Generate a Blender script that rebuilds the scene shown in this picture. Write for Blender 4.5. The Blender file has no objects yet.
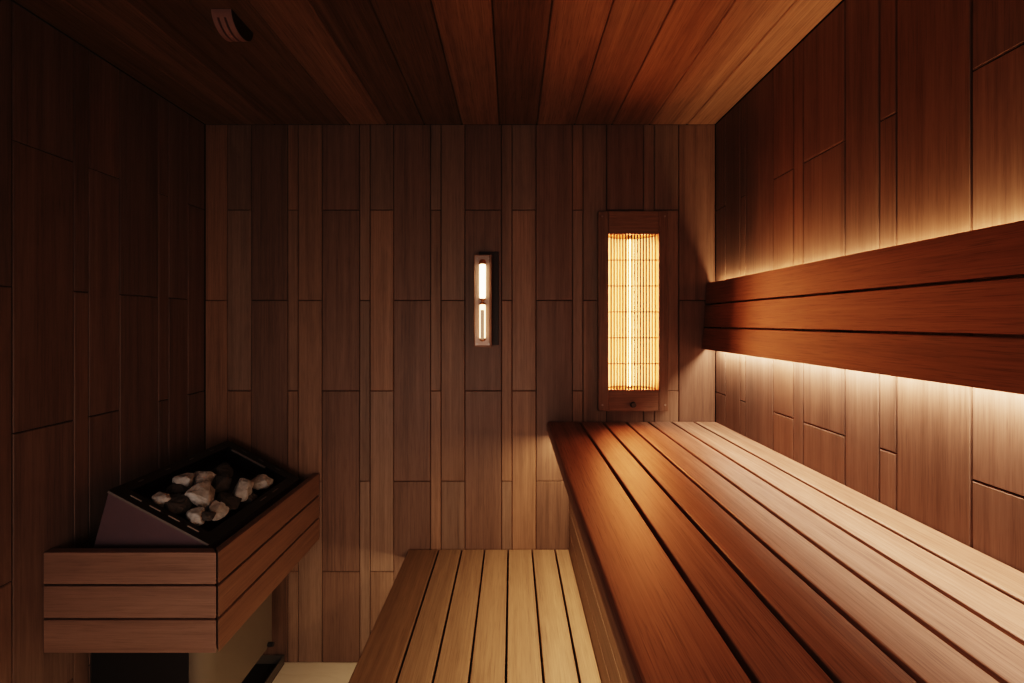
import bpy, bmesh, math, random
from mathutils import Vector, Matrix, noise

random.seed(7)
S = bpy.context.scene
COL = S.collection
D = 1.65        # camera to back wall
CZ = 1.327      # camera height
XL, XR = -1.195, 0.792
HT = 0.769      # ceiling above the camera
YF = -0.60      # where the side walls stop behind the camera
def Z(h): return CZ + h

# ---------------------------------------------------------------- materials
def newmat(name):
    m = bpy.data.materials.new(name); m.use_nodes = True
    nt = m.node_tree; nt.nodes.clear()
    out = nt.nodes.new('ShaderNodeOutputMaterial')
    b = nt.nodes.new('ShaderNodeBsdfPrincipled')
    nt.links.new(b.outputs[0], out.inputs[0])
    return m, nt, b

def wood(name, dark, light, rough=0.5, spec=0.35, band=26.0, figure=1.0, bump=0.12, coat=0.0, gain=1.45, pores=0.34):
    m, nt, b = newmat(name)
    N, L = nt.nodes.new, nt.links.new
    uv = N('ShaderNodeUVMap'); uv.uv_map = 'grain'
    def nz(sx, sy, detail, dist=0.0, rough_=0.6):
        mp = N('ShaderNodeMapping'); mp.inputs['Scale'].default_value = (sx, sy, 1)
        L(uv.outputs[0], mp.inputs[0])
        t = N('ShaderNodeTexNoise'); t.noise_dimensions = '2D'
        t.inputs['Scale'].default_value = 1.0
        t.inputs['Detail'].default_value = detail
        t.inputs['Roughness'].default_value = rough_
        t.inputs['Distortion'].default_value = dist
        L(mp.outputs[0], t.inputs[0])
        return t.outputs['Fac']
    def math_(op, a, c, clamp=False):
        n = N('ShaderNodeMath'); n.operation = op; n.use_clamp = clamp
        for i, v in enumerate((a, c)):
            if isinstance(v, (int, float)): n.inputs[i].default_value = v
            else: L(v, n.inputs[i])
        return n.outputs[0]
    bandn = nz(band, 0.55, 3, 0.35)          # broad ribbons along the board
    streak = nz(150, 3.0, 4, 0.2)            # narrow streaks
    pore = nz(620, 16, 2, 0.0)               # pores
    fig = nz(14*figure, 2.2*figure, 4, 1.6)  # wavy figure
    f = math_('MULTIPLY', bandn, 0.95)
    f = math_('ADD', f, math_('MULTIPLY', streak, 0.75))
    f = math_('ADD', f, math_('MULTIPLY', pore, 0.45))
    f = math_('ADD', f, math_('MULTIPLY', fig, 0.45))
    f = math_('ADD', math_('MULTIPLY', math_('SUBTRACT', f, 1.30), gain), 0.5, True)
    dash = nz(460, 12, 2, 0.3)               # short dark dashes of open pores
    dk = math_('MULTIPLY', math_('MULTIPLY', math_('SUBTRACT', dash, 0.56), 7.0, True), pores)
    keep = math_('SUBTRACT', 1.0, dk)
    ramp = N('ShaderNodeMix'); ramp.data_type = 'RGBA'
    ramp.inputs[6].default_value = (*dark, 1); ramp.inputs[7].default_value = (*light, 1)
    L(f, ramp.inputs[0])
    at = N('ShaderNodeAttribute'); at.attribute_name = 'tint'
    mu = N('ShaderNodeMix'); mu.data_type = 'RGBA'; mu.blend_type = 'MULTIPLY'
    mu.inputs[0].default_value = 1.0
    L(ramp.outputs[2], mu.inputs[6]); L(at.outputs['Color'], mu.inputs[7])
    vm = N('ShaderNodeVectorMath'); vm.operation = 'SCALE'
    L(mu.outputs[2], vm.inputs[0]); L(keep, vm.inputs[3])
    L(vm.outputs[0], b.inputs['Base Color'])
    b.inputs['Specular IOR Level'].default_value = spec
    r = math_('ADD', math_('MULTIPLY', pore, 0.18), rough - 0.09)
    L(r, b.inputs['Roughness'])
    if coat: b.inputs['Coat Weight'].default_value = coat; b.inputs['Coat Roughness'].default_value = 0.35
    bp = N('ShaderNodeBump'); bp.inputs['Strength'].default_value = bump; bp.inputs['Distance'].default_value = 0.001
    L(math_('ADD', math_('MULTIPLY', pore, 0.6), math_('MULTIPLY', streak, 0.6)), bp.inputs['Height'])
    L(bp.outputs[0], b.inputs['Normal'])
    return m

def plain(name, col, rough=0.5, metal=0.0, spec=0.4, vary=0.06, scale=40.0, bump=0.0):
    m, nt, b = newmat(name)
    N, L = nt.nodes.new, nt.links.new
    tc = N('ShaderNodeTexCoord')
    t = N('ShaderNodeTexNoise'); t.inputs['Scale'].default_value = scale; t.inputs['Detail'].default_value = 5
    L(tc.outputs['Object'], t.inputs[0])
    mx = N('ShaderNodeMix'); mx.data_type = 'RGBA'
    mx.inputs[6].default_value = (*[c*(1-vary) for c in col], 1)
    mx.inputs[7].default_value = (*[min(1, c*(1+vary)) for c in col], 1)
    L(t.outputs['Fac'], mx.inputs[0]); L(mx.outputs[2], b.inputs['Base Color'])
    b.inputs['Roughness'].default_value = rough
    b.inputs['Metallic'].default_value = metal
    b.inputs['Specular IOR Level'].default_value = spec
    if bump:
        bp = N('ShaderNodeBump'); bp.inputs['Strength'].default_value = bump; bp.inputs['Distance'].default_value = 0.003
        L(t.outputs['Fac'], bp.inputs['Height']); L(bp.outputs[0], b.inputs['Normal'])
    return m

def glow(name, col, strength):
    m, nt, b = newmat(name)
    b.inputs['Base Color'].default_value = (*col, 1)
    b.inputs['Emission Color'].default_value = (*col, 1)
    b.inputs['Emission Strength'].default_value = strength
    return m

M_WALL = wood('wall_veneer', (0.125, 0.079, 0.055), (0.275, 0.180, 0.127), rough=0.50, spec=0.30, band=30, gain=1.0, pores=.18)
M_SIDE = wood('side_wall_veneer', (0.112, 0.071, 0.053), (0.255, 0.172, 0.132), rough=0.50, spec=0.30, band=30, gain=1.0, pores=.16)
M_CEIL = wood('ceiling_boards', (0.135, 0.080, 0.050), (0.27, 0.172, 0.110), rough=0.55, spec=0.25, band=22)
M_BENCH = wood('bench_wood', (0.20, 0.120, 0.088), (0.42, 0.285, 0.220), rough=0.46, spec=0.40, band=20, figure=0.8)
M_LOW = wood('lower_bench_wood', (0.225, 0.152, 0.104), (0.43, 0.305, 0.21), rough=0.48, spec=0.35, band=20, gain=1.1, pores=.2)
M_BACK = wood('backrest_wood', (0.175, 0.085, 0.050), (0.30, 0.155, 0.095), rough=0.45, spec=0.35, band=18)
M_GUARD = wood('guard_wood', (0.185, 0.118, 0.086), (0.33, 0.218, 0.162), rough=0.5, spec=0.35, band=18, gain=1.0, pores=.18)
M_FRAME = wood('panel_frame_wood', (0.15, 0.092, 0.062), (0.28, 0.175, 0.118), rough=0.5, spec=0.35, band=40)
M_DARK = plain('dark_gap', (0.010, 0.006, 0.004), 0.9, spec=0.1)
M_BATTEN = plain('dark_batten', (0.03, 0.018, 0.012), 0.8, spec=0.1)
M_BLACK = plain('black_enamel', (0.012, 0.011, 0.012), 0.38, spec=0.5)
M_RIM = plain('black_rim_steel', (0.014, 0.012, 0.012), 0.32, spec=0.5)
M_CASE = plain('dark_casing_steel', (0.21, 0.150, 0.175), 0.42, metal=0.55, spec=0.5)
M_GREY = plain('grey_cabinet_steel', (0.17, 0.145, 0.115), 0.48, metal=0.45, spec=0.4, scale=12)
M_SLOT = plain('bright_slot_edge', (0.55, 0.53, 0.50), 0.5, metal=0.2)
M_WIRE = plain('wire', (.10, .05, .03), .5, metal=.3)
M_EDGE = plain('dull_edge', (0.22, 0.20, 0.19), 0.5, metal=0.3)
M_STEEL = plain('steel', (0.35, 0.32, 0.30), 0.3, metal=0.9)
M_STONE = plain('grey_stone', (0.48, 0.475, 0.46), 0.85, vary=0.6, scale=70, bump=0.8, spec=0.3)
M_STONED = plain('dark_stone', (0.085, 0.075, 0.066), 0.85, vary=0.5, scale=70, bump=0.8, spec=0.3)
M_SENSOR = plain('brown_sensor_plastic', (0.34, 0.21, 0.19), 0.5, spec=0.4)

# floor: pale stone slab with soft veins
def floor_mat():
    m, nt, b = newmat('pale_floor')
    N, L = nt.nodes.new, nt.links.new
    tc = N('ShaderNodeTexCoord')
    mp = N('ShaderNodeMapping'); mp.inputs['Scale'].default_value = (3, 9, 3); L(tc.outputs['Object'], mp.inputs[0])
    t = N('ShaderNodeTexNoise'); t.inputs['Scale'].default_value = 2.2; t.inputs['Detail'].default_value = 6; t.inputs['Distortion'].default_value = 1.4
    L(mp.outputs[0], t.inputs[0])
    mx = N('ShaderNodeMix'); mx.data_type = 'RGBA'
    mx.inputs[6].default_value = (0.62, 0.53, 0.41, 1); mx.inputs[7].default_value = (0.80, 0.72, 0.58, 1)
    L(t.outputs['Fac'], mx.inputs[0]); L(mx.outputs[2], b.inputs['Base Color'])
    b.inputs['Roughness'].default_value = 0.55
    return m
M_FLOOR = floor_mat()

# ---------------------------------------------------------------- mesh helpers
class MB:
    """Collects boards and shapes for ONE mesh, with grain uv and tint per face."""
    def __init__(self):
        self.bm = bmesh.new()
        self.uv = self.bm.loops.layers.uv.new('grain')
        self.tint = self.bm.loops.layers.float_color.new('tint')
    def paint(self, faces, axis, tint, off):
        a = axis
        for f in faces:
            n = f.normal
            nd = max(range(3), key=lambda i: abs(n[i]))
            for l in f.loops:
                c = l.vert.co
                if nd == a:
                    i, j = [k for k in range(3) if k != a]; u, v = c[i], c[j]*0.3
                else:
                    u = c[[k for k in range(3) if k not in (a, nd)][0]]; v = c[a]
                l[self.uv].uv = (u + off[0], v + off[1])
                l[self.tint] = (*tint, 1)
    def hexa(self, co, axis=1, bevel=0.002, seg=1, tint=(1, 1, 1), off=None):
        """co: 8 points, bottom ring of 4 then top ring of 4 (same order)."""
        if off is None: off = (random.uniform(0, 40), random.uniform(0, 40))
        before = set(self.bm.faces)
        v = [self.bm.verts.new(c) for c in co]
        fs = []
        for q in ((3, 2, 1, 0), (4, 5, 6, 7), (0, 1, 5, 4), (1, 2, 6, 5), (2, 3, 7, 6), (3, 0, 4, 7)):
            fs.append(self.bm.faces.new([v[i] for i in q]))
        if bevel > 0:
            es = list({e for f in fs for e in f.edges})
            bmesh.ops.bevel(self.bm, geom=es, offset=bevel, segments=seg, profile=0.5, affect='EDGES')
        new = [f for f in self.bm.faces if f not in before]
        bmesh.ops.recalc_face_normals(self.bm, faces=new)
        for f in new: f.normal_update()
        self.paint(new, axis, tint, off)
        return new
    def box(self, x0, x1, y0, y1, z0, z1, **k):
        return self.hexa([(x0, y0, z0), (x1, y0, z0), (x1, y1, z0), (x0, y1, z0),
                          (x0, y0, z1), (x1, y0, z1), (x1, y1, z1), (x0, y1, z1)], **k)
    def prism(self, poly, ext, tint=(1, 1, 1), axis=1, bevel=0.0, seg=1):
        """poly: list of 3-D points (planar), extruded by vector ext."""
        before = set(self.bm.faces)
        a = [self.bm.verts.new(p) for p in poly]
        e = Vector(ext)
        c = [self.bm.verts.new(Vector(p) + e) for p in poly]
        n = len(poly); fs = [self.bm.faces.new(a[::-1]), self.bm.faces.new(c)]
        for i in range(n):
            j = (i + 1) % n
            fs.append(self.bm.faces.new((a[i], a[j], c[j], c[i])))
        if bevel:
            es = list({ed for f in fs for ed in f.edges})
            bmesh.ops.bevel(self.bm, geom=es, offset=bevel, segments=seg, profile=0.5, affect='EDGES')
        new = [f for f in self.bm.faces if f not in before]
        bmesh.ops.recalc_face_normals(self.bm, faces=new)
        for f in new: f.normal_update()
        self.paint(new, axis, tint, (random.uniform(0, 40), random.uniform(0, 40)))
        return new
    def tube(self, p, q, r, n=14, r2=None):
        p, q = Vector(p), Vector(q); d = q - p
        rot = d.to_track_quat('Z', 'Y').to_matrix().to_4x4()
        bmesh.ops.create_cone(self.bm, cap_ends=True, segments=n, radius1=r, radius2=r if r2 is None else r2,
                              depth=d.length, matrix=Matrix.Translation((p + q)/2) @ rot)
    def lathe(self, prof, origin, n=18):
        """prof: list of (r, z) about a vertical axis at origin."""
        rings = []
        for r, z in prof:
            rings.append([self.bm.verts.new((origin[0] + r*math.cos(2*math.pi*i/n), origin[1] + r*math.sin(2*math.pi*i/n), origin[2] + z)) for i in range(n)])
        for a, b in zip(rings, rings[1:]):
            for i in range(n):
                j = (i + 1) % n
                self.bm.faces.new((a[i], a[j], b[j], b[i]))
        self.bm.faces.new(rings[0][::-1]); self.bm.faces.new(rings[-1])
    def build(self, name, mat, parent=None, smooth=False):
        me = bpy.data.meshes.new(name)
        o = None
        base = parent.location.copy() if parent is not None else Vector((0, 0, 0))
        if parent is not None and parent.parent is not None: base = base + parent.parent.location
        bmesh.ops.translate(self.bm, verts=self.bm.verts, vec=-base)
        if smooth:
            for f in self.bm.faces: f.smooth = True
        self.bm.to_mesh(me); self.bm.free()
        me.materials.append(mat)
        o = bpy.data.objects.new(name, me); COL.objects.link(o)
        if smooth and hasattr(me, 'set_sharp_from_angle'): me.set_sharp_from_angle(angle=math.radians(40))
        if parent is not None: o.parent = parent
        return o

def thing(name, label, cat, loc, group=None):
    o = bpy.data.objects.new(name, None); COL.objects.link(o)
    o.empty_display_size = 0.05
    o.location = loc; o['label'] = label; o['category'] = cat
    if group: o['group'] = group
    return o
def one_box(name, mat, parent, *a, **k):
    mb = MB(); mb.box(*a, **k); return mb.build(name, mat, parent)
def structure(o): o['kind'] = 'structure'; return o
def rtint(a=0.80, b=1.15, warm=0.05):
    k = random.uniform(a, b); w = random.uniform(-warm, warm)
    return (k*(1 + w), k, k*(1 - w))

# ---------------------------------------------------------------- plank walls
def plank(mb, mp, nrm, u0, u1, v0, v1, tint, hole=None, g=0.0006, ch=0.0022, dp=0.0035):
    """One wall plank: flat face with chamfered border, optional rectangular hole."""
    off = (random.uniform(0, 40), random.uniform(0, 40))
    bm = mb.bm
    U0, U1, V0, V1 = u0 + g, u1 - g, v0 + g, v1 - g
    def face(pts, flat=True):
        f = bm.faces.new([bm.verts.new(mp(*p)) for p in pts])
        f.normal_update()
        if f.normal.dot(nrm) < 0: f.normal_flip()
        for l, p in zip(f.loops, pts): pass
        for l in f.loops:
            c = l.vert.co
            l[mb.tint] = (*tint, 1)
            l[mb.uv].uv = ((c.x if abs(nrm.y) > 0.5 else c.y) + off[0], c.z + off[1])
    a0, a1, b0, b1 = U0 + ch, U1 - ch, V0 + ch, V1 - ch
    rects = [(a0, a1, b0, b1)]
    if hole:
        hx0, hx1, hy0, hy1 = hole
        if not (hx1 <= a0 or hx0 >= a1 or hy1 <= b0 or hy0 >= b1):
            rects = []
            t, q = max(hy0, b0), min(hy1, b1)
            if b0 < t: rects.append((a0, a1, b0, t))
            if q < b1: rects.append((a0, a1, q, b1))
            if a0 < hx0: rects.append((a0, hx0, t, q))
            if hx1 < a1: rects.append((hx1, a1, t, q))
    for r in rects:
        face([(r[0], r[2], 0), (r[1], r[2], 0), (r[1], r[3], 0), (r[0], r[3], 0)])
    def strip(p, q):   # outer pair p at depth dp, inner pair q at 0
        if hole:
            mu = (p[0][0] + p[1][0])/2; mv = (p[0][1] + p[1][1])/2
            if hole[0] < mu < hole[1] and hole[2] < mv < hole[3]: return
        face([(p[0][0], p[0][1], dp), (p[1][0], p[1][1], dp), (q[1][0], q[1][1], 0), (q[0][0], q[0][1], 0)])
    # vertical borders are cut at the hole's ends
    cuts = [V0, V1]
    if hole:
        cuts += [c for c in (hole[2], hole[3]) if V0 < c < V1]
    cuts = sorted(cuts)
    for c0, c1 in zip(cuts, cuts[1:]):
        i0 = c0 + ch if c0 == V0 else c0
        i1 = c1 - ch if c1 == V1 else c1
        strip([(U0, c0), (U0, c1)], [(a0, i0), (a0, i1)])
        strip([(U1, c0), (U1, c1)], [(a1, i0), (a1, i1)])
    strip([(U0, V0), (U1, V0)], [(a0, b0), (a1, b0)])
    strip([(U0, V1), (U1, V1)], [(a0, b1), (a1, b1)])

ODD = [0.436 + 0.352*k for k in range(-6, 3)]
EVEN = [0.083 + 0.352*k*1.0 for k in range(-6, 4)]
# joints are 0.704 apart on one plank and shifted by half of that on its neighbour
ODD = [0.436 - 0.704*k for k in range(-1, 4)]
EVEN = [0.084 - 0.704*k for k in range(-2, 3)]
def segs(joints, lo, hi):
    c = sorted([lo, hi] + [j for j in joints if lo + 0.01 < j < hi - 0.01])
    return list(zip(c, c[1:]))

LO, HI = -CZ, HT
# back wall plank edges read off the photograph, in metres
px = [204.4, 227, 251, 287.5, 298, 322, 359.5, 370, 393.5, 430.5, 441, 464.8, 501.5, 512, 536, 572.5, 583, 606.6, 643.6, 654.3, 678.8, 715.8]
ub = [(p - 512)/257.0 for p in px]
ub[0], ub[-1] = XL, XR
HOLE = (0.366, 0.569, -0.265, 0.343)
def side_tint(w):
    return rtint(.86, 1.02, .04)
def width_tint(w):
    if w < 0.06: return rtint(1.0, 1.28, 0.06)
    if w < 0.115: return rtint(0.98, 1.24, 0.06)
    k = random.uniform(0.78, 0.94); return (k*1.0, k*0.97, k*1.0)
mb = MB()
fn = lambda u, v, d: (u, D + d, Z(v))
for k, (a, b) in enumerate(zip(ub, ub[1:])):
    for v0, v1 in segs(ODD if k % 2 else EVEN, LO, HI):
        t = width_tint(b - a)
        if k == 0: t = (1.35, 1.25, 1.15)
        plank(mb, fn, Vector((0, -1, 0)), a, b, v0, v1, t, HOLE)
wall_back = structure(mb.build('wall_back', M_WALL))

def side_bounds(start, first, seq):
    """plank edges from the corner towards the camera"""
    ys = [D, start]; kinds = []
    i = first
    while ys[-1] > YF:
        ys.append(ys[-1] - seq[i % 3]); i += 1
    ys[-1] = YF
    return ys
W_, N_, M_ = 0.1435, 0.0408, 0.0935
# right wall
yr = [D, .9532*D, .8925*D, .8719*D, .7797*D, .7232*D, .6988*D, .6115*D, .5542*D, .5297*D, .4434*D, .3866*D, .362*D]
yl = [D, .9475*D, .8945*D, .8685*D, .7828*D, .7258*D, .7009*D, .615*D, .558*D, .533*D]
def extend(ys, seq):
    i = 0
    while ys[-1] - seq[i % 3] > YF: ys.append(ys[-1] - seq[i % 3]); i += 1
    if ys[-1] > YF + 0.01: ys.append(YF)
    return ys
yr = extend(yr, [W_, M_, N_]); yl = extend(yl, [W_, M_, N_])
mb = MB()
fn = lambda u, v, d: (XR + d, u, Z(v))
for k, (b, a) in enumerate(zip(yr, yr[1:])):
    for v0, v1 in segs([j - 0.004 for j in ODD] if k % 2 == 0 else EVEN, LO, HI):
        plank(mb, fn, Vector((-1, 0, 0)), a, b, v0, v1, side_tint(b - a))
structure(mb.build('wall_right', M_SIDE))
mb = MB()
fn = lambda u, v, d: (XL - d, u, Z(v))
for k, (b, a) in enumerate(zip(yl, yl[1:])):
    for v0, v1 in segs(ODD if k % 2 == 0 else EVEN, LO, HI):
        plank(mb, fn, Vector((1, 0, 0)), a, b, v0, v1, side_tint(b - a))
structure(mb.build('wall_left', M_SIDE))

# backing behind the planks (seen only in the joints), with the same hole
mb = MB()
w = 0.02; e = 0.0045
for x0, x1, z0, z1 in ((XL - w, HOLE[0], LO, HI), (HOLE[1], XR + w, LO, HI), (HOLE[0], HOLE[1], LO, HOLE[2]), (HOLE[0], HOLE[1], HOLE[3], HI)):
    mb.box(x0, x1, D + e, D + e + w, Z(z0), Z(z1), bevel=0)
mb.box(XL - e - w, XL - e, YF, D, Z(LO), Z(HI), bevel=0)
mb.box(XR + e, XR + e + w, YF, D, Z(LO), Z(HI), bevel=0)
structure(mb.build('trim_1', M_DARK))

# ceiling boards run away from the camera
xs = [XR, .681, .535, .389, .243, .097, -.049, -.195, -.341, -.487, -.633, -.779, -.925, -1.071, XL]
ct = [1.25, 1.2, 1.25, 0.95, 1.2, 0.78, 1.2, 0.72, 0.72, 1.28, 0.78, 0.8, 1.0, 0.9]
mb = MB()
for (b, a), t in zip(zip(xs, xs[1:]), ct):
    mb.box(a + .0008, b - .0008, YF, D + 0.004, Z(HT), Z(HT) + 0.018, bevel=0.0025, tint=(t, t*0.98, t*0.96))
structure(mb.build('ceiling', M_CEIL))
mb = MB(); mb.box(XL - .03, XR + .03, YF, D + .03, Z(HT) + .0185, Z(HT) + .03, bevel=0); structure(mb.build('trim_2', M_DARK))
mb = MB(); mb.box(XL - .03, XR + .03, YF, D + .03, -0.04, 0.0, bevel=0); structure(mb.build('floor', M_FLOOR))

# ---------------------------------------------------------------- upper bench
YB = D - 0.004
Y0 = -0.35
ut = thing('upper_bench', 'wide reddish brown slatted upper bench along the right wall, under the backrest', 'bench', (0.46, 0.65, 0))
top = -0.387
mb = MB()
prof = []
x0, x1, z1, z0 = 0.135, 0.2585, top, top - 0.040
R = 0.010
for a in range(0, 91, 15):      # rounded lower front
    prof.append((x0 + R - R*math.sin(math.radians(a)), z0 + R - R*math.cos(math.radians(a))))
for a in range(0, 91, 15):      # rounded upper front
    prof.append((x0 + R - R*math.cos(math.radians(a)), z1 - R + R*math.sin(math.radians(a))))
prof += [(x1 - .002, z1), (x1, z1 - .002), (x1, z0)]
mb.prism([(x, Y0, Z(z)) for x, z in prof], (0, YB - Y0, 0), tint=(0.92, 0.80, 0.74))
mb.build('front_board', M_BENCH, ut, smooth=True)
mb = MB()
g = [.2626, .351, .4405, .529, .6175, .706, .7945]
tt = [(1.0, .93, .88), (1.02, .98, .95), (1.08, 1.05, 1.02), (1.02, 1, 1), (1.08, 1.05, 1.03), (1.05, 1.02, 0.98)]
for a, b, t in zip(g, g[1:], tt):
    mb.box(a + .0042, b - .0042, Y0, YB, Z(top - .028), Z(top), bevel=.0025, seg=2, tint=t)
mb.build('seat_slats', M_BENCH, ut)
mb = MB()
hs = [-.438, -.471, -.555, -.639, -.723, -.807, -.891, -.975, -1.059, -1.143, -1.227, -1.3265]
for a, b in zip(hs, hs[1:]):
    mb.box(.2206, .2386, Y0, YB, Z(b + .002), Z(a - .002), bevel=.002, tint=rtint(.9, 1.05))
mb.build('fascia', M_WALL, ut)
for y in (-.3, .3, .95, 1.60):
    one_box('bearer', M_BATTEN, ut, .24, .785, y - .025, y + .025, Z(top - .085), Z(top - .0285), bevel=.002)
    one_box('leg', M_BATTEN, ut, .24, .28, y - .025, y + .025, 0.001, Z(top - .0852), bevel=.002)
    one_box('leg', M_BATTEN, ut, .745, .785, y - .025, y + .025, 0.001, Z(top - .0852), bevel=.002)

# ---------------------------------------------------------------- lower bench
lt = thing('lower_bench', 'narrow golden brown slatted lower bench or step in front of the upper bench', 'bench', (-0.09, 0.65, 0))
top = -0.8825
g = [-.2844, -.195, -.1066, -.0152, .0778, .1665, .2206]
mb = MB()
mb.box(-.402, -.2844 - .003, Y0, YB, Z(top - .036), Z(top), bevel=.004, seg=3, tint=(.62, .57, .53))  # dark tint mixes darker wood with light falling off to the left
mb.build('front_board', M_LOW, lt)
mb = MB()
for a, b, t in zip(g, g[1:], (.80, .88, .96, 1.0, 1.06, 1.1)):  # slat tints rise to the right, painting in the light falloff
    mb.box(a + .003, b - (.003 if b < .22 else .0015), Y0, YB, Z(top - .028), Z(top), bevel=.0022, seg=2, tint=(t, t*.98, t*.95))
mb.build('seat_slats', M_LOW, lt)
mb = MB()
hs = [top - .040, -1.0, -1.084, -1.168, -1.252, -1.326]
for a, b in zip(hs, hs[1:]):
    mb.box(-.345, -.327, Y0, YB, Z(b + .002), Z(a - .002), bevel=.002, tint=rtint(.9, 1.05))
mb.build('fascia', M_WALL, lt)
for y in (-.3, .3, .95, 1.60):
    one_box('bearer', M_BATTEN, lt, -.325, .215, y - .025, y + .025, Z(top - .08), Z(top - .0285), bevel=.002)
    one_box('leg', M_BATTEN, lt, -.325, -.285, y - .025, y + .025, 0.001, Z(top - .0802), bevel=.002)
    one_box('leg', M_BATTEN, lt, .175, .215, y - .025, y + .025, 0.001, Z(top - .0802), bevel=.002)

# ---------------------------------------------------------------- backrest
bt = thing('backrest', 'backrest of three horizontal reddish boards on the right wall, lit from behind', 'backrest', (0.76, 0.65, Z(0.02)))
def bx(h): return .737 + (h + .105)/.2556*.018      # leaning front face
mb = MB()
for hb, ht, t in ((.0703, .1506, (1, .95, .95)), (-.0183, .0653, (1.12, 1.08, 1.05)), (-.105, -.0233, (.98, .95, .92))):
    th = .018
    mb.hexa([(bx(hb), Y0, Z(hb)), (bx(hb) + th, Y0, Z(hb)), (bx(hb) + th, YB, Z(hb)), (bx(hb), YB, Z(hb)),
             (bx(ht), Y0, Z(ht)), (bx(ht) + th, Y0, Z(ht)), (bx(ht) + th, YB, Z(ht)), (bx(ht), YB, Z(ht))], bevel=.0018, seg=2, tint=t)
mb.build('back_boards', M_BACK, bt)
for y in (-.3, .35, 1.0, 1.62):
    mb = MB()
    mb.hexa([(bx(-.08) + .0182, y - .015, Z(-.08)), (XR - .0005, y - .015, Z(-.08)), (XR - .0005, y + .015, Z(-.08)), (bx(-.08) + .0182, y + .015, Z(-.08)),
             (bx(.11) + .0182, y - .015, Z(.11)), (XR - .0005, y - .015, Z(.11)), (XR - .0005, y + .015, Z(.11)), (bx(.11) + .0182, y + .015, Z(.11))], bevel=0)
    mb.build('bracket', M_BATTEN, bt)
one_box('light_channel', M_STEEL, bt, .779, .790, Y0 + .02, YB - .02, Z(.118), Z(.124), bevel=0)
one_box('light_channel', M_STEEL, bt, .766, .788, Y0 + .02, YB - .02, Z(-.084), Z(-.078), bevel=0)

# ---------------------------------------------------------------- infrared panel
it = thing('infrared_panel', 'glowing infrared heater panel in a wooden frame on the back wall', 'heater', (0.465, D, Z(-.342)))
yf, ybk = D - .025, D - .0005
for x0, x1 in ((.331, .3705), (.5635, .599)):
    mb = MB(); mb.box(x0, x1, yf, ybk, Z(-.342), Z(.425), axis=2, bevel=.0018, tint=(.95, .9, .88)); mb.build('stile', M_FRAME, it)
for z0, z1 in ((-.342, -.2605), (.3375, .425)):
    mb = MB(); mb.box(.3711, .5629, yf + .001, ybk, Z(z0), Z(z1), axis=0, bevel=.0015, tint=(1.0, .92, .88)); mb.build('rail', M_FRAME, it)
# housing behind the opening
mb = MB()
hx0, hx1, hz0, hz1, hy = .367, .568, -.264, .342, D + .075
mb.box(hx0, hx0 + .003, ybk + .001, hy, Z(hz0), Z(hz1), bevel=0)
mb.box(hx1 - .003, hx1, ybk + .001, hy, Z(hz0), Z(hz1), bevel=0)
mb.box(hx0 + .003, hx1 - .003, ybk + .001, hy, Z(hz0), Z(hz0) + .003, bevel=0)
mb.box(hx0 + .003, hx1 - .003, ybk + .001, hy, Z(hz1) - .003, Z(hz1), bevel=0)
mb.box(hx0 - .0, hx1, hy, hy + .003, Z(hz0), Z(hz1), bevel=0)
mb.build('housing', plain('housing_metal', (.55, .33, .16), .5, metal=.3), it)
# curved reflector
mb = MB(); n = 24; rx = .463
cx = (hx0 + hx1)/2
prv = None
for i in range(n + 1):
    u = hx0 + .004 + (hx1 - hx0 - .008)*i/n
    q = (u - cx)/((hx1 - hx0)/2)
    y = D + .072 - .058*q*q*q*q - .012*abs(q)
    c = (mb.bm.verts.new((u, y, Z(hz0 + .006))), mb.bm.verts.new((u, y, Z(hz1 - .006))))
    if prv: mb.bm.faces.new((prv[0], c[0], c[1], prv[1]))
    prv = c
M_REFL = plain('lit_reflector', (.62, .26, .09), .5, metal=.6, vary=.04, scale=200)
_b = [n_ for n_ in M_REFL.node_tree.nodes if n_.type == 'BSDF_PRINCIPLED'][0]
_b.inputs['Emission Color'].default_value = (1, .55, .20, 1); _b.inputs['Emission Strength'].default_value = 1.7  # emission paints in the rod's light reflected by the metal
mb.build('reflector', M_REFL, it, smooth=True)
mb = MB(); mb.tube((rx, D + .0245, Z(-.252)), (rx, D + .0245, Z(.326)), .0065, 16)
mb.build('heating_rod', glow('glowing_rod', (1, .45, .14), 24), it)
for z in (-.258, .330): one_box('rod_holder', M_STEEL, it, rx - .010, rx + .010, D + .014, D + .034, Z(z) - .005, Z(z) + .005, bevel=.001)
mb = MB(); k = 17; p = (.5629 - .3711)/k
for i in range(1, k):
    x = .3711 + p*i
    mb.box(x - .0023, x + .0023, D - .017, D - .011, Z(-.2603), Z(.3373), axis=2, bevel=.0006, tint=(.3, .24, .2))
mb.build('grille', M_FRAME, it)
for i in range(1, 6):
    z = .338 - .0997*i
    mb = MB(); mb.tube((.3711, D - .0185, Z(z)), (.5629, D - .0185, Z(z)), .0017, 8)
    mb.build('cross_wire', M_WIRE, it)
mb = MB()
mb.tube((.463, yf + .001, Z(-.316)), (.463, yf - .006, Z(-.316)), .0065, 16)
mb.tube((.463, yf - .006, Z(-.316)), (.463, yf - .014, Z(-.316)), .0115, 18, .0095)
mb.build('knob', plain('dark_knob', (.07, .06, .055), .35, metal=.7), it, smooth=True)
for x, z in ((.347, -.318), (.587, -.318), (.346, .405), (.586, .405)):
    mb = MB(); mb.tube((x, yf, Z(z)), (x, yf - .0018, Z(z)), .0038, 12); mb.build('screw', M_STEEL, it)

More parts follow.
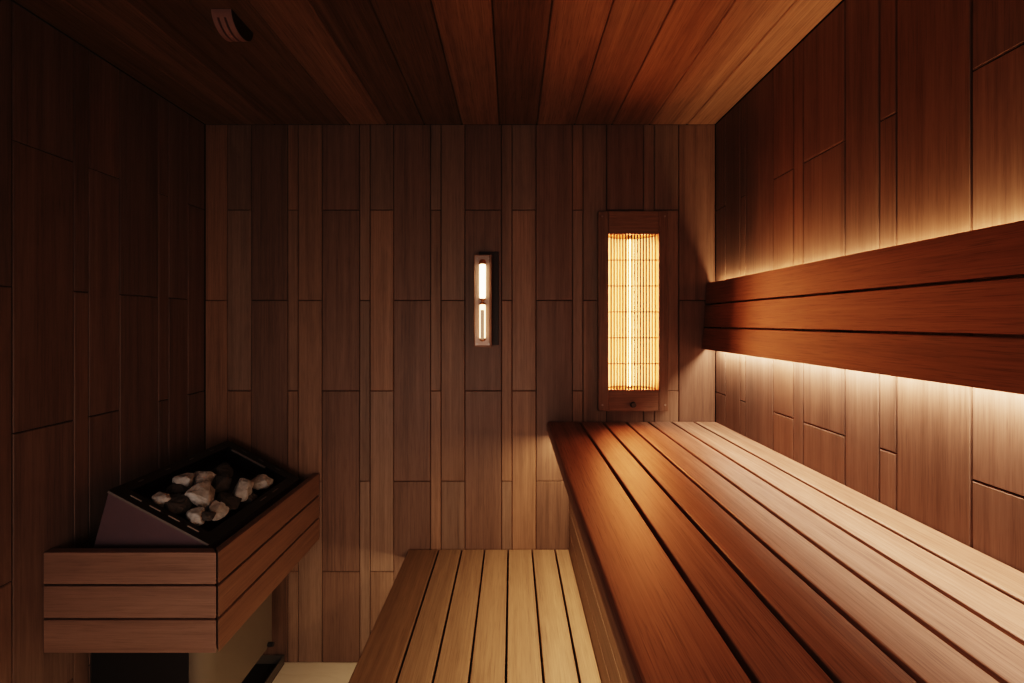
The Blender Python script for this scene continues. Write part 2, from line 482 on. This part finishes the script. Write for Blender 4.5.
# ---------------------------------------------------------------- sand timer
st = thing('sand_timer', 'slim wooden sauna sand timer with two glowing glass tubes on the back wall', 'hourglass', (-.11, D, Z(-.098)))
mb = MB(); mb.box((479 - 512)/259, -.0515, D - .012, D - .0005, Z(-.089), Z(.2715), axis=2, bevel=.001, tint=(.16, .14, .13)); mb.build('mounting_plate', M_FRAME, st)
sf = 266.0; yb = 424/sf
X = lambda p: (p - 512)/sf
H = lambda p: (322 - p)/sf
mb = MB()
xa, xb, za, zb = X(473.9), X(491.6), H(347.2), H(254.6)
mb.box(xa, xb, yb + .004, D - .0125, Z(za), Z(zb), axis=2, bevel=.001, tint=(.8, .72, .68))
for b in ((xa, xa + .004, za, zb), (xb - .009, xb, za, zb)):
    mb.box(b[0], b[1], yb - .001, yb + .0042, Z(b[2]), Z(b[3]), axis=2, bevel=.0008, tint=(1.0, .9, .85))
for b in ((za, za + .006), (zb - .003, zb)):
    mb.box(xa + .0042, xb - .0092, yb - .001, yb + .0042, Z(b[0]), Z(b[1]), axis=0, bevel=.0008, tint=(1.1, 1, .95))
mb.build('case', M_FRAME, st)
mb = MB(); mb.box(xa + .0045, xb - .0095, yb + .0005, yb + .0035, Z(za + .0065), Z(zb - .0035), axis=2, bevel=0)
mb.build('face_plate', plain('brushed_face', (.36, .25, .20), .42, metal=.45), st)
tx = X(482.6)
def capsule(z0, z1, r, n=8):
    pr = [(max(.0004, r*math.sin(math.pi/2*i/n)), z0 + r - r*math.cos(math.pi/2*i/n)) for i in range(n + 1)]
    pr += [(max(.0004, r*math.cos(math.pi/2*i/n)), z1 - r + r*math.sin(math.pi/2*i/n)) for i in range(n + 1)]
    return pr
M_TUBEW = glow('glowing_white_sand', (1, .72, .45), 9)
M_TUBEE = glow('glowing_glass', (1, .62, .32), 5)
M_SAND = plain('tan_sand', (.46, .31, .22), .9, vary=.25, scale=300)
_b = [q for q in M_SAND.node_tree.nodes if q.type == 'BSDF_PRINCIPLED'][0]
_b.inputs['Emission Color'].default_value = (.8, .5, .32, 1); _b.inputs['Emission Strength'].default_value = .35  # slight emission in place of light falling on the sand
M_CAP = plain('copper_cap', (.62, .27, .10), .4, metal=.6)
ty = yb - .0035
mb = MB(); mb.lathe(capsule(H(299.4), H(263), .0112), (tx, ty, Z(0)), 20); mb.build('upper_tube', M_TUBEW, st, smooth=True)
mb = MB(); mb.lathe(capsule(H(340.3), H(303.4), .0112), (tx, ty, Z(0)), 20); lower = mb.build('lower_tube', M_TUBEE, st, smooth=True)
mb = MB(); mb.box(tx - .0068, tx + .0068, ty - .0160, ty - .006, Z(H(339.3)), Z(H(310)), bevel=.002, seg=2)
mb.build('sand', M_SAND, st)
for pr in ([(.0105, H(264.6)), (.0125, H(264)), (.0122, H(261.6)), (.007, H(260)), (.001, H(259.8))],
           [(.0115, H(304.6)), (.0110, H(303.2)), (.0045, H(302.4)), (.0045, H(300.6)), (.0110, H(299.8)), (.0115, H(298.4))],
           [(.0008, H(341.3)), (.0085, H(340.6)), (.0118, H(339)), (.0118, H(338))]):
    mb = MB(); mb.lathe(pr, (tx, ty, Z(0)), 18); mb.build('tube_cap', M_CAP, st, smooth=True)
for x, z in ((X(477.4), H(258.3)), (X(488.8), H(258.3)), (X(477.2), H(344)), (X(489), H(344))):
    mb = MB(); mb.tube((x, yb + .0006, Z(z)), (x, yb - .0012, Z(z)), .0022, 10); mb.build('screw', M_STEEL, st)

# ---------------------------------------------------------------- ceiling sensor
cs = thing('ceiling_sensor', 'small brown half-round sensor cover with two slots on the ceiling', 'sensor', (-.7135, 1.085, Z(HT)))
def halfdrum(x0, x1, r, drop, cut=None, n=22):
    mb = MB()
    pts = [(x0, 1.085 + r*math.cos(math.pi*i/n), Z(HT) - .0005 - drop*math.sin(math.pi*i/n)) for i in range(n + 1)]
    mb.prism(pts, (x1 - x0, 0, 0), axis=0)
    return mb
xs_ = [(-.739, -.7270), (-.7220, -.7100), (-.7050, -.690)]
mb = MB(); n = 22
for x0, x1 in xs_:
    pts = [(x0, 1.085 + .044*math.cos(math.pi*i/n), Z(HT) - .0005 - .042*math.sin(math.pi*i/n)) for i in range(n + 1)]
    mb.prism(pts, (x1 - x0, 0, 0), axis=0)
for x0, x1 in ((-.7271, -.7219), (-.7101, -.7049)):   # bridges at the ends of the slots
    for a, b in ((0, 2), (19, 22)):
        pts = [(x0, 1.085 + .0438*math.cos(math.pi*i/n), Z(HT) - .0006 - .0418*math.sin(math.pi*i/n)) for i in range(a, b + 1)]
        pts += [(x0, 1.085 + .030*math.cos(math.pi*i/n), Z(HT) - .0006 - .026*math.sin(math.pi*i/n)) for i in range(b, a - 1, -1)]
        mb.prism(pts, (x1 - x0, 0, 0), axis=0)
mb.build('cover', M_SENSOR, cs)
mb = MB()
pts = [(-.7385, 1.085 + .034*math.cos(math.pi*i/n), Z(HT) - .0006 - .032*math.sin(math.pi*i/n)) for i in range(n + 1)]
mb.prism(pts, (.048, 0, 0), axis=0)
mb.build('core', M_DARK, cs)
mb = MB()
mb.prism([(-.6899, 1.085 + .043*math.cos(math.pi*i/n), Z(HT) - .0006 - .041*math.sin(math.pi*i/n)) for i in range(n + 1)], (.0012, 0, 0), axis=0)
mb.build('side_plate', plain('dark_side', (.035, .022, .018), .6), cs)

# ---------------------------------------------------------------- heater guard
gt = thing('heater_guard', 'brown wooden rail guard of three boards around the black sauna heater', 'guard', (-.97, 1.36, Z(-.843)))
rows = [(-.668, -.587), (-.7545, -.673), (-.843, -.7595)]
xo, xi, yo, yi = -.7478, -.7708, 1.079, 1.102
mb = MB()
for (z0, z1), t in zip(rows, (1.0, .97, .98)):
    mb.hexa([(-1.1935, yo, Z(z0)), (xo - .0045, yo, Z(z0)), (xi - .0045, yi, Z(z0)), (-1.1935, yi, Z(z0)),
             (-1.1935, yo, Z(z1)), (xo - .0045, yo, Z(z1)), (xi - .0045, yi, Z(z1)), (-1.1935, yi, Z(z1))],
            axis=0, bevel=.0022, seg=2, tint=(t, t*.95, t*.95))
mb.build('front_panel', M_GUARD, gt)
mb = MB()
for (z0, z1), t in zip([(-.667, -.587), (-.7535, -.6745), (-.843, -.761)], (.9, .95, .98)):
    mb.hexa([(xo, yo + .0012, Z(z0)), (xo, D - .0015, Z(z0)), (xi, D - .0015, Z(z0)), (xi, yi + .0012, Z(z0)),
             (xo, yo + .0012, Z(z1)), (xo, D - .0015, Z(z1)), (xi, D - .0015, Z(z1)), (xi, yi + .0012, Z(z1))],
            axis=1, bevel=.0022, seg=2, tint=(t, t*.95, t*.88))
mb.build('side_panel', M_GUARD, gt)
one_box('batten', M_BATTEN, gt, -.7905, -.7712, 1.1025, 1.117, Z(-.835), Z(-.60), bevel=.001)
one_box('batten', M_BATTEN, gt, -1.192, -1.172, 1.1025, 1.117, Z(-.835), Z(-.60), bevel=.001)
one_box('batten', M_BATTEN, gt, -.7905, -.7712, 1.60, 1.64, Z(-.835), Z(-.60), bevel=.001)

# ---------------------------------------------------------------- heater
ht = thing('sauna_heater', 'black electric sauna heater with a sloping stone tray behind the wooden guard', 'heater', (-.97, 1.36, Z(-1.15)))
A = Vector((-1.068, 0, Z(-.447))); B = Vector((-.800, 0, Z(-.590)))
e_ = (B - A); LEN = e_.length; e_.normalize()
n_ = Vector((-e_.z, 0, e_.x))
ya, yz = 1.122, 1.594
def T(u, y, w=0.0):      # u down the slope from the left edge, w above the sloping plane
    v = A + e_*u + n_*w
    return (v.x, y, v.z)
# casing: shell with sloping top edge (near, far, left and right sheets)
mb = MB(); tk = .003
zb_ = -.72
poly = [(-1.108, -.600), (-1.1085, zb_), (-.802, zb_), (-.802, -.5945), (-1.068, -.4525)]
for y in (ya, yz - tk):
    mb.prism([(x, y, Z(h)) for x, h in poly], (0, tk, 0))
mb.hexa([(-1.1085, ya + tk, Z(zb_)), (-1.1055, ya + tk, Z(zb_)), (-1.1055, yz - tk, Z(zb_)), (-1.1085, yz - tk, Z(zb_)),
         (-1.108, ya + tk, Z(-.60)), (-1.105, ya + tk, Z(-.60)), (-1.105, yz - tk, Z(-.60)), (-1.108, yz - tk, Z(-.60))], bevel=0)
mb.hexa([(-1.108, ya + tk, Z(-.60)), (-1.105, ya + tk, Z(-.60)), (-1.105, yz - tk, Z(-.60)), (-1.108, yz - tk, Z(-.60)),
         (-1.068, ya + tk, Z(-.453)), (-1.065, ya + tk, Z(-.453)), (-1.065, yz - tk, Z(-.453)), (-1.068, yz - tk, Z(-.453))], bevel=0)
mb.box(-.805, -.802, ya + tk, yz - tk, Z(zb_), Z(-.596), bevel=0)
mb.box(-1.105, -.805, ya + tk, yz - tk, Z(zb_), Z(zb_ + .003), bevel=0)
mb.build('casing', M_CASE, ht)
# rim: four flat bars round the opening
RW = .036
mb = MB()
def bar(u0, u1, y0, y1, w0=-.004, w1=.0025, bv=.0012):
    mb.hexa([T(u0, y0, w0), T(u1, y0, w0), T(u1, y1, w0), T(u0, y1, w0), T(u0, y0, w1), T(u1, y0, w1), T(u1, y1, w1), T(u0, y1, w1)], bevel=bv)
bar(-.002, LEN + .002, ya - .002, ya + RW); bar(-.002, LEN + .002, yz - RW, yz + .002)
bar(-.002, RW - .006, ya + RW + .0003, yz - RW - .0003); bar(LEN - RW + .004, LEN + .002, ya + RW + .0003, yz - RW - .0003)
mb.build('rim', M_RIM, ht)
# bright pressed edge along the near side and inner far edge
def one_bar(name, mat, *a):
    global mb
    mb = MB(); bar(*a); mb.build(name, mat, ht)
one_bar('rim_edge', M_EDGE, .002, LEN - .002, ya - .0034, ya - .0022, -.003, .0028, 0)
one_bar('rim_edge', M_EDGE, .045, LEN - .12, yz - RW - .0035, yz - RW - .0012, -.004, .0030, 0)
for k in range(4):
    u = .046 + k*.058
    one_bar('vent_slot', M_SLOT, u, u + .034, ya + .0165, ya + .0200, .0026, .0036, 0)
for k in range(4):
    y = ya + .075 + k*.095
    one_bar('vent_slot', M_EDGE, .012, .015, y, y + .016, .0026, .0034, 0)
for k in range(2):
    y = ya + .25 + k*.07
    one_bar('vent_slot', M_EDGE, LEN - .020, LEN - .0165, y, y + .034, .0026, .0034, 0)
for k in range(3):
    u = .07 + k*.07
    one_bar('vent_slot', M_EDGE, u, u + .02, yz - .017, yz - .0148, .0026, .0034, 0)
# stone tray under the opening
mb = MB(); dz = .070
bar(RW - .006, RW - .004, ya + RW, yz - RW, -dz, -.0045, 0)
bar(LEN - RW + .002, LEN - RW + .004, ya + RW, yz - RW, -dz*.55, -.0045, 0)
bar(RW - .004, LEN - RW + .002, ya + RW, ya + RW + .002, -dz*.55, -.0045, 0)
bar(RW - .004, LEN - RW + .002, yz - RW - .002, yz - RW, -dz*.55, -.0045, 0)
bar(RW - .004, LEN - RW + .002, ya + RW, yz - RW, -.047, -.045, 0)
mb.build('stone_tray', M_BLACK, ht)
# lower cabinet with a rounded corner
mb = MB()
x0, x1, y0, y1, r = -1.184, -.8625, 1.195, 1.531, .048
pts = [(x0, y1), (x0, y0)]
for i in range(9): pts.append((x1 - r + r*math.sin(math.pi/2*i/8), y0 + r - r*math.cos(math.pi/2*i/8)))
for i in range(5): pts.append((x1 - .012 + .012*math.cos(math.pi/2*i/4), y1 - .012 + .012*math.sin(math.pi/2*i/4)))
mb.prism([(x, y, Z(-1.15)) for x, y in pts], (0, 0, .4285), axis=2)
mb.build('lower_cabinet', M_GREY, ht, smooth=True)
one_box('shade_sheet', M_BLACK, ht, x0, x1 - r, y0 - .002, y0 - .0002, Z(-1.148), Z(-.725), bevel=.0005)  # added black sheet, stands in for shade on the cabinet's near face
mb = MB()
bmesh.ops.create_cone(mb.bm, cap_ends=True, segments=14, radius1=.007, radius2=.007, depth=.02, matrix=Matrix.Translation((-.854, 1.50, Z(-1.14))) @ Matrix.Rotation(math.pi/2, 4, 'Y'))
mb.build('cable_gland', M_BLACK, ht)

# floor tray under the heater
ft = thing('floor_tray', 'flat black metal tray on the floor under the sauna heater', 'tray', (-1.03, 1.30, 0))
mb = MB()
tx0, tx1, ty0, ty1, th_ = -1.185, -.883, .98, D - .005, .036
mb.box(tx0, tx1, ty0, ty1, .0005, .003, bevel=0)
mb.build('base', M_BLACK, ft)
mb = MB()
mb.box(tx0, tx0 + .004, ty0, ty1, .0032, th_, bevel=.0008); mb.box(tx1 - .004, tx1, ty0, ty1, .0032, th_, bevel=.0008)
mb.box(tx0 + .0042, tx1 - .0042, ty0, ty0 + .004, .0032, th_, bevel=.0008); mb.box(tx0 + .0042, tx1 - .0042, ty1 - .004, ty1, .0032, th_, bevel=.0008)
mb.build('raised_edge', plain('tray_edge', (.16, .14, .12), .45, metal=.5), ft)

# ---------------------------------------------------------------- stones
def stone(px_, py_, r, flat, mat, label, seed, up=.0, asp=1.15):
    """place on the sloping tray along the sight line through photo point (px_, py_)"""
    rd = Vector(((px_ - 512)/424.0, 1.0, (322 - py_)/424.0))
    o0 = Vector((0, 0, CZ))
    p0 = Vector(T(0, 0, up)); t = (p0 - o0).dot(n_)/rd.dot(n_)
    c = o0 + rd*t
    rng = random.Random(seed)
    bm = bmesh.new()
    pts = []
    while len(pts) < 15:
        v = Vector((rng.gauss(0, 1), rng.gauss(0, 1), rng.gauss(0, 1)))
        if v.length < .1: continue
        v.normalize(); v *= rng.uniform(.85, 1.08)
        if all((v - p).length > .38 for p in pts): pts.append(v)
        else: pts.append(v) if rng.random() < .25 else None
    for v in pts: bm.verts.new((v.x*r*asp, v.y*r, v.z*r*flat))
    g_ = bmesh.ops.convex_hull(bm, input=bm.verts)
    bmesh.ops.delete(bm, geom=list({e for e in g_['geom_interior'] if isinstance(e, bmesh.types.BMVert)}), context='VERTS')
    bmesh.ops.bevel(bm, geom=list(bm.edges), offset=r*.07, segments=1, affect='EDGES')
    bmesh.ops.triangulate(bm, faces=bm.faces)
    bmesh.ops.subdivide_edges(bm, edges=bm.edges, cuts=3, use_grid_fill=True)
    for v in bm.verts:
        v.co += v.co.normalized()*noise.noise(v.co*(2.2/r) + Vector((seed*3.1, 0, 0)))*r*.09 + v.co.normalized()*noise.noise(v.co*(6/r))*r*.06
    rot = Matrix.Rotation(math.atan2(-e_.z, e_.x), 4, 'Y') @ Matrix.Rotation(rng.uniform(0, 6.28), 4, 'Z')
    bm.transform(rot)
    me = bpy.data.meshes.new('sauna_stone'); bm.to_mesh(me); bm.free(); me.materials.append(mat)
    o = bpy.data.objects.new('sauna_stone', me); COL.objects.link(o); o.location = c
    o['label'] = label; o['category'] = 'stone'; o['group'] = 'sauna stones in the heater tray'
    return o
STN = [
 (204, 495, .042, .70, M_STONE, 'largest pale grey stone in the middle of the heater tray', 11, -.002),
 (216, 511, .023, .75, M_STONE, 'speckled pale stone at the near right, just below the largest stone', 12, -.004),
 (197, 516, .0215, .70, M_STONE, 'pale pointed stone nearest to the front rim of the tray', 13, -.006),
 (207.5, 516.5, .014, .80, M_STONED, 'small black stone wedged between the two pale front stones', 14, .004),
 (240, 488, .031, .75, M_STONE, 'ridged pale stone right of the largest stone', 15, -.004),
 (163, 499, .020, .75, M_STONE, 'small pale stone at the left end of the tray', 16, -.010),
 (183, 482, .0205, 1.0, M_STONE, 'upright pale-topped stone at the upper left of the pile', 17, -.006),
 (178, 490, .022, .65, M_STONED, 'dark stone under the upright pale-topped stone', 18, -.018),
 (176, 505, .030, .55, M_STONED, 'low dark stone with a light spot, left of the largest stone', 19, -.016),
 (205, 478, .027, .70, M_STONE, 'grey half-shaded stone right behind the largest stone', 20, -.012),
 (221, 483, .024, .85, M_STONED, 'dark upright stone between the ridged and the largest stone', 21, -.006),
 (222, 471, .028, .65, M_STONED, 'dark stone farthest back against the rear of the tray', 22, -.012),
 (261, 482, .030, .50, M_STONE, 'flat brownish stone at the far right end of the tray', 23, -.016),
 (229, 501, .028, .60, M_STONED, 'dark stone in front of the ridged pale stone', 24, -.012),
 (246, 496, .022, .60, M_STONED, 'small dark stone by the right rim under the ridged stone', 25, -.020),
]
for s in STN: stone(s[0], s[1], s[2]*1.45, *s[3:6], s[6], s[7] + .006)

# ---------------------------------------------------------------- lights
def area(name, loc, sx, sy, power, col, direction, spread=180):
    l = bpy.data.lights.new(name, 'AREA'); l.shape = 'RECTANGLE'; l.size = sx; l.size_y = sy
    l.energy = power; l.color = col; l.spread = math.radians(spread)
    o = bpy.data.objects.new(name, l); COL.objects.link(o); o.location = loc
    d = Vector(direction); o.rotation_euler = d.to_track_quat('-Z', 'Y').to_euler()
    return o
ym = (Y0 + YB)/2; ln = YB - Y0 - .06
def strip_y(name, x, h, w, power, col, dx, dz):
    """thin strip running along y, facing (dx, 0, dz)"""
    l = bpy.data.lights.new(name, 'AREA'); l.shape = 'RECTANGLE'; l.size = w; l.size_y = ln; l.energy = power; l.color = col
    o = bpy.data.objects.new(name, l); COL.objects.link(o); o.location = (x, ym, Z(h))
    zax = -Vector((dx, 0, dz)).normalized(); yax = Vector((0, 1, 0)); xax = yax.cross(zax)
    o.rotation_euler = Matrix((xax, yax, zax)).transposed().to_euler()
    return o
strip_y('strip_light_above', .7790, .128, .008, 5.5, (1, .62, .35), 0, 1)
strip_y('strip_light_below', .767, -.090, .012, 10.5, (1, .72, .53), 0, -1)
strip_y('strip_light_bench', .174, -.438, .014, 7.6, (1, .68, .40), 0, -1)
strip_y('strip_light_step', -.365, -.925, .014, 3.2, (1, .72, .46), -.5, -1)
IRC = (1, .32, .12)
area('infrared_rod_light', (rx, D + .0165, Z(.037)), .014, .57, 4.1, IRC, (0, -1, 0), 172)
area('reflector_bounce_light', (.390, D + .034, Z(.037)), .014, .56, 1.8, IRC, (0, -1, 0), 160)  # both strips are added, standing in for light bounced off the reflector
area('reflector_bounce_light', (.525, D + .034, Z(.037)), .026, .56, 2.3, IRC, (0, -1, 0), 160)
area('low_fill', (-.28, YF + .05, Z(-.62)), 1.3, .9, 3.3, (1, .78, .66), (0, 1, .02), 88)  # fill added behind the camera, aimed low; no door stands there
area('wide_fill', (-.1, YF + .04, Z(.05)), 1.2, 1.2, 1.5, (1, .80, .70), (0, 1, 0), 150)  # second fill added behind the camera, broad and weak, for ambient light
w = bpy.data.worlds.new('world'); S.world = w; w.use_nodes = True
w.node_tree.nodes['Background'].inputs[0].default_value = (.010, .007, .005, 1)
w.node_tree.nodes['Background'].inputs[1].default_value = 1.0

# ---------------------------------------------------------------- camera
cam = bpy.data.cameras.new('camera'); co = bpy.data.objects.new('camera', cam); COL.objects.link(co)
cam.sensor_width = 36; cam.lens = 36*424/1024
co.location = (0, 0, CZ); co.rotation_euler = (math.pi/2, 0, 0)
cam.shift_y = -19.5/1024
cam.clip_start = .01
S.camera = co
S.view_settings.view_transform = 'Filmic'
S.view_settings.look = 'High Contrast'
S.view_settings.exposure = 0.0
